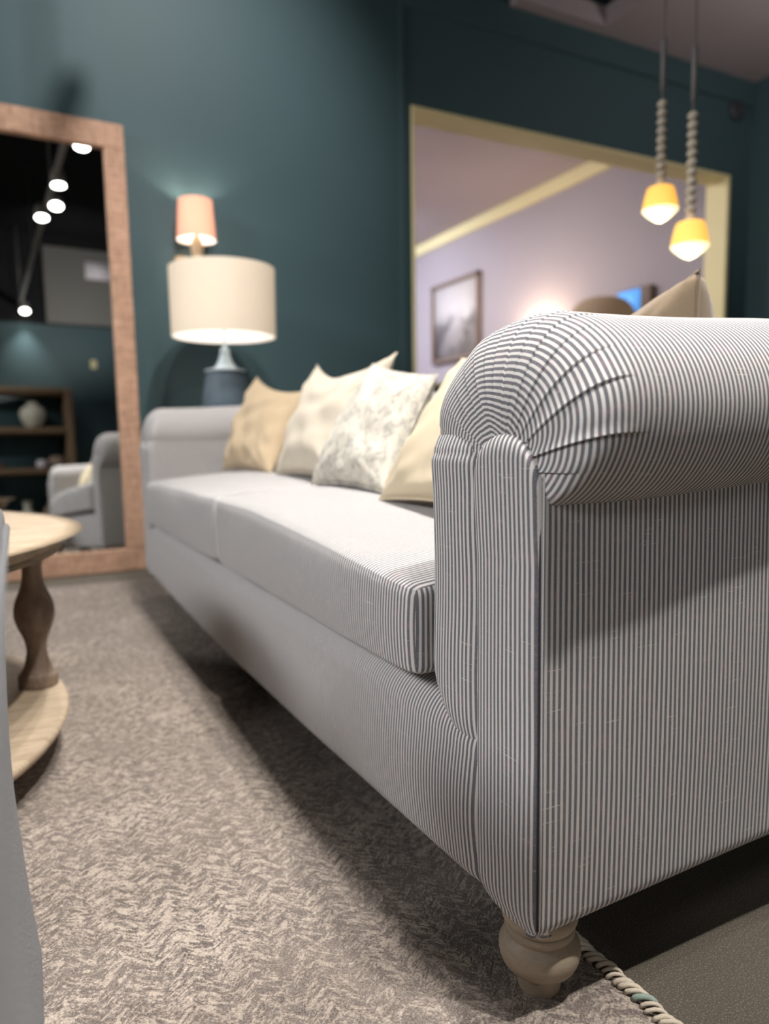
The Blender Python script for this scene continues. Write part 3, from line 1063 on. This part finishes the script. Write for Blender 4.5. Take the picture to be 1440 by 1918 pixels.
cb = thing('console_cabinet', (4.88, 6.35, 0), 'brown cabinet under the small lit lamp beyond the opening', 'cabinet')
bm = BM(); box(bm, 4.62, XR-.01, 5.9, 6.8, .06, 1.15, .008); obj('body', bm, M['frame_brown'], cb)
for k in (0, 1):
    bm = BM(); box(bm, 4.60, 4.62, 5.92+.44*k, 6.34+.44*k, .1, 1.1, .004); obj('door', bm, M['frame_brown'], cb)
for yy in (5.95, 6.75):
    for xx in (4.67, 5.08):
        bm = BM(); box(bm, xx-.025, xx+.025, yy-.025, yy+.025, 0, .06); obj('foot', bm, M['frame_brown'], cb)
l2 = thing('table_lamp', (4.90, 6.35, 1.15), 'small warm table lamp glowing on the cabinet beyond the opening', 'lamp')
bm = BM(); lathe(bm, smoothprof([(.07, 1.15), (.075, 1.17), (.03, 1.2), (.05, 1.3), (.02, 1.42), (.01, 1.5)], 4), 4.90, 6.35, 24); obj('body', bm, M['vase'], l2)
obj('lamp_shade', shade_bm(4.90, 6.35, .16, .12, 1.46, 1.70, 40), M['shade'], l2)

# ================================================================== seen in the mirror: shelf, vases, panel, track
SY = -3.1
sh = thing('shelf_unit', (.2, SY-.18, 0), 'open oak shelving unit against the teal wall, seen in the mirror', 'shelf')
X1s = 1.20; X0s = -.9
for a in ((X1s-.09, X1s), (X0s, X0s+.09)):
    bm = BM(); box(bm, a[0], a[1], YB+.02, SY, 0, 2.10, .005); obj('side_panel', bm, M['shelfwood'], sh)
for z in (.10, .96, 1.50, 2.03):
    bm = BM(); box(bm, X0s+.09, X1s-.09, YB+.02, SY, z, z+.075, .005); obj('shelf_board', bm, M['shelfwood'], sh)
bm = BM(); box(bm, X0s+.05, X1s-.05, YB+.005, YB+.02, .1, 2.05); obj('back_board', bm, M['teal'], sh)
def vase(x, y, z, s, prof, mat, name, label, cat, group=None):
    bm = BM(); lathe(bm, smoothprof([(r*s, z+h*s) for r, h in prof], 4), x, y, 32)
    return prop(obj(name, bm, mat, None, origin=(x, y, z)), label, cat, group)
GIN = [(.05, 0), (.09, .02), (.15, .12), (.165, .2), (.14, .27), (.08, .31), (.06, .33), (.075, .35)]
vase(.72, SY-.18, 1.575, 1.0, GIN, M['vase'], 'ceramic_vase', 'round white ceramic vase on the middle shelf, seen in the mirror', 'vase')
vase(.78, SY-.10, 1.035, .42, [(.1, 0), (.16, .08), (.15, .2), (.1, .26)], M['labelw'], 'ceramic_bowl', 'small white pot at the front of the lower shelf, seen in the mirror', 'pot')
vase(.98, SY-.2, 1.035, .6, [(.12, 0), (.19, .1), (.17, .22), (.1, .28)], M['clay'], 'ceramic_pot', 'squat pinkish clay pot on the lower shelf, seen in the mirror', 'pot')
vase(.20, SY-.18, 1.035, .6, [(.2, 0), (.25, .05), (.26, .12)], M['clay'], 'ceramic_dish', 'wide brown dish on the lower shelf, seen in the mirror', 'dish')
JUG = [(.06, 0), (.11, .05), (.13, .15), (.10, .24), (.05, .32), (.05, .40), (.07, .43)]
vase(.90, SY-.18, .175, 1.25, JUG, M['clay'], 'tall_jug', 'rounded clay jug on the bottom shelf, seen in the mirror', 'jug')
vase(.58, SY-.18, .175, 1.0, JUG, M['vase'], 'small_jug', 'pale narrow jug on the bottom shelf, seen in the mirror', 'jug')
vase(.22, SY-.18, .175, 1.5, JUG, M['blueclay'], 'blue_jar', 'dark blue jar on the bottom shelf, seen in the mirror', 'jar')

bp = thing('bulkhead_panel', (1.7, YB, 3.06), 'grey bulkhead panel above the teal wall, seen in the mirror', 'panel')
bm = BM(); box(bm, .98, 2.6, YB, YB+.12, 3.05, 4.12, .01); obj('panel', bm, M['greypanel'], bp)
bm = BM(); box(bm, 1.52, 1.86, YB+.12, YB+.13, 3.70, 3.95); obj('notice_card', bm, M['labelw'], bp)['label'] = 'white notice card'
bm = BM(); box(bm, 1.53, 1.61, YB, YB+.015, 2.46, 2.58, .004)
prop(obj('wall_switch', bm, M['cream'], None, origin=(1.57, YB, 2.52)), 'small pale switch plate on the teal wall, seen in the mirror', 'switch')

# track with spot heads
def track_x(y): return .66
tr = thing('lighting_track', (.66, -.6, 3.27), 'long dark ceiling lighting track, seen in the mirror', 'track')
bm = BM(); box(bm, .638, .682, -3.45, 2.6, 3.255, 3.30, .003); obj('rail', bm, M['trackm'], tr)
bm = BM()
bm.free()
for yy in (-3.2, -1.4, .4, 2.4):
    bm = BM(); tube(bm, [(.66, yy, 3.29), (.66, yy, ZT)], .006, 8); obj('suspension_rod', bm, M['trackm'], tr)

SPOTS = [(.68, .71, 'track spotlight, large bright disc in the mirror, top of the run'),
         (.71, .26, 'track spotlight directly below the largest disc in the mirror'),
         (.62, -.06, 'track spotlight, third and smallest of the mirror trio'),
         (.72, -3.40, 'lone track spotlight low on the track in the mirror'),
         (.76, 1.48, 'track spotlight clipped by the mirror frame top, right of the track'),
         (.58, 2.25, 'track spotlight above the far end of the sofa')]
def spot_head(x, y, aim, label):
    z = 3.19
    t = thing('track_spotlight', (x, y, z), label, 'spotlight', None)
    d = (Vector(aim)-Vector((x, y, z))).normalized()
    rot = Vector((0, 0, -1)).rotation_difference(d).to_matrix().to_4x4()
    mt = Matrix.Translation((x, y, z)) @ rot
    bm = BM(); vs = lathe(bm, [(.056, 0.), (.060, .0), (.056, .10), (.045, .125), (.02, .13)], 0, 0, 28)
    for vv in bm.verts: vv.co = mt @ vv.co
    obj('housing', bm, M['trackm'], t)
    bm = BM(); vs = lathe(bm, [(.055, -.003), (.055, -.001)], 0, 0, 28)
    for vv in bm.verts: vv.co = mt @ vv.co
    obj('lens', bm, M['spotglow'], t)
    bm = BM(); tube(bm, [(x, y, z+.06), (x*.5+.33, y, z+.10), (.66, y, 3.257)], .007, 8)
    obj('mount_arm', bm, M['trackm'], t)
    return d

def light(kind, name, loc, energy, color=(1, 1, 1), size=.1, aim=None, spot=60, blend=.4):
    l = bpy.data.lights.new(name, kind); l.energy = energy; l.color = color
    if kind == 'AREA': l.shape = 'DISK'; l.size = size
    else: l.shadow_soft_size = size
    if kind == 'SPOT': l.spot_size = R(spot); l.spot_blend = blend
    o = bpy.data.objects.new(name, l); COL.objects.link(o); o.location = loc
    if aim is not None:
        o.rotation_euler = (Vector(aim)-Vector(loc)).to_track_quat('-Z', 'Y').to_euler()
    return o
W1 = (1, .955, .91); W2 = (1, .90, .78)
AIMS = [(.75, .95, 0), (.55, 1.3, 0), (.55, .6, 0), (.6, -2.2, 0), (.5, 1.9, 0), (.5, 3.0, 0)]
POW = [125, 80, 75, 90, 115, 115]
for (x, y, lb), aim, pw in zip(SPOTS, AIMS, POW):
    d = spot_head(x, y, aim, lb)
    p = Vector((x, y, 3.19))+d*.02
    light('SPOT', 'spot_light', p, pw, W1, .035, p+d, 96, .7)
# unseen fill spots added on the left, giving the soft frontal light
for y, pw in ((-1.2, 60), (.9, 75), (2.8, 75)):
    light('SPOT', 'spot_light', (-3.3, y, 2.9), pw*3.6, (.98, .985, 1), .4, (.4, y+.4, .4), 100, .8)
# wall washer on to the mirror wall
light('SPOT', 'spot_light', (.9, 1.6, 4.0), 330, (1, .97, .95), .05, (.75, 3.9, 2.1), 62, .9)
light('AREA', 'fill_light', (4.3, 1.8, 2.4), 14, (1, .93, .9), .5, (4.3, 2.2, 3.3))  # upward fill below the lowered ceiling, without a fitting
light('SPOT', 'spot_light', (1.2, -1.0, 2.9), 130, (1, .97, .94), .05, (1.3, -3.5, 3.5), 70, .8)  # unseen spot added to brighten the bulkhead in the mirror
light('SPOT', 'spot_light', (.95, -.13, 3.2), 300, W1, .035, (.95, .75, .3), 60, .6)  # extra spot added outside the mirror view to light the outer side panel
light('SPOT', 'spot_light', (-.6, -.9, 3.2), 70, (1, .97, .92), .05, (.2, -3.4, 1.0), 60, .8)  # unseen spot added to lift the shelves behind the camera
# lamps
light('POINT', 'lamp_light', (LX, LY, 1.27), 3.0, (1, .86, .70), .04)
light('POINT', 'sconce_light', (sx, sy, 1.77), 5, (1, .88, .72), .012)
light('POINT', 'pendant_glow', (2.105, 1.955, 1.36), 1.2, (1, .8, .45), .04)
light('POINT', 'pendant_glow', (2.075, 1.795, 1.18), 1.2, (1, .8, .45), .04)
# room beyond
light('AREA', 'fill_light', (2.6, 6.5, 3.2), 230, (1, .95, .95), 2.2, (3.3, 6.5, 0))  # area fill added to light the whole room, no fitting
light('POINT', 'lamp_light', (4.90, 6.35, 1.66), 36, (1, .80, .58), .05)
light('AREA', 'fill_light', (3.2, 8.2, 3.0), 60, (.80, .87, 1), .8, (4.2, 9.2, 1.6))  # bluish fill added for the far wall, no fitting

# world
w = bpy.data.worlds.new('World'); SC.world = w; w.use_nodes = True
w.node_tree.nodes['Background'].inputs[0].default_value = (.5, .55, .62, 1)
w.node_tree.nodes['Background'].inputs[1].default_value = .05

# ================================================================== CAMERA
cam = bpy.data.cameras.new('Camera'); co = bpy.data.objects.new('Camera', cam); COL.objects.link(co); SC.camera = co
CR = Matrix(((0.8924713, 0.0573878, -0.4474389), (-0.4508909, 0.0829901, -0.8887126), (-0.0138683, 0.9948966, 0.0999419)))
co.matrix_world = Matrix.Translation((0, 0, .63)) @ CR.to_4x4()
cam.sensor_fit = 'VERTICAL'; cam.sensor_height = 36.; cam.lens = 36.*1360/1918
cam.clip_start = .02
cam.dof.use_dof = True; cam.dof.focus_distance = .84; cam.dof.aperture_fstop = (cam.lens/1000)/.0095
SC.view_settings.view_transform = 'Standard'; SC.view_settings.look = 'None'
SC.view_settings.gamma = 1; SC.view_settings.use_curve_mapping = False
SC.view_settings.exposure = -.01
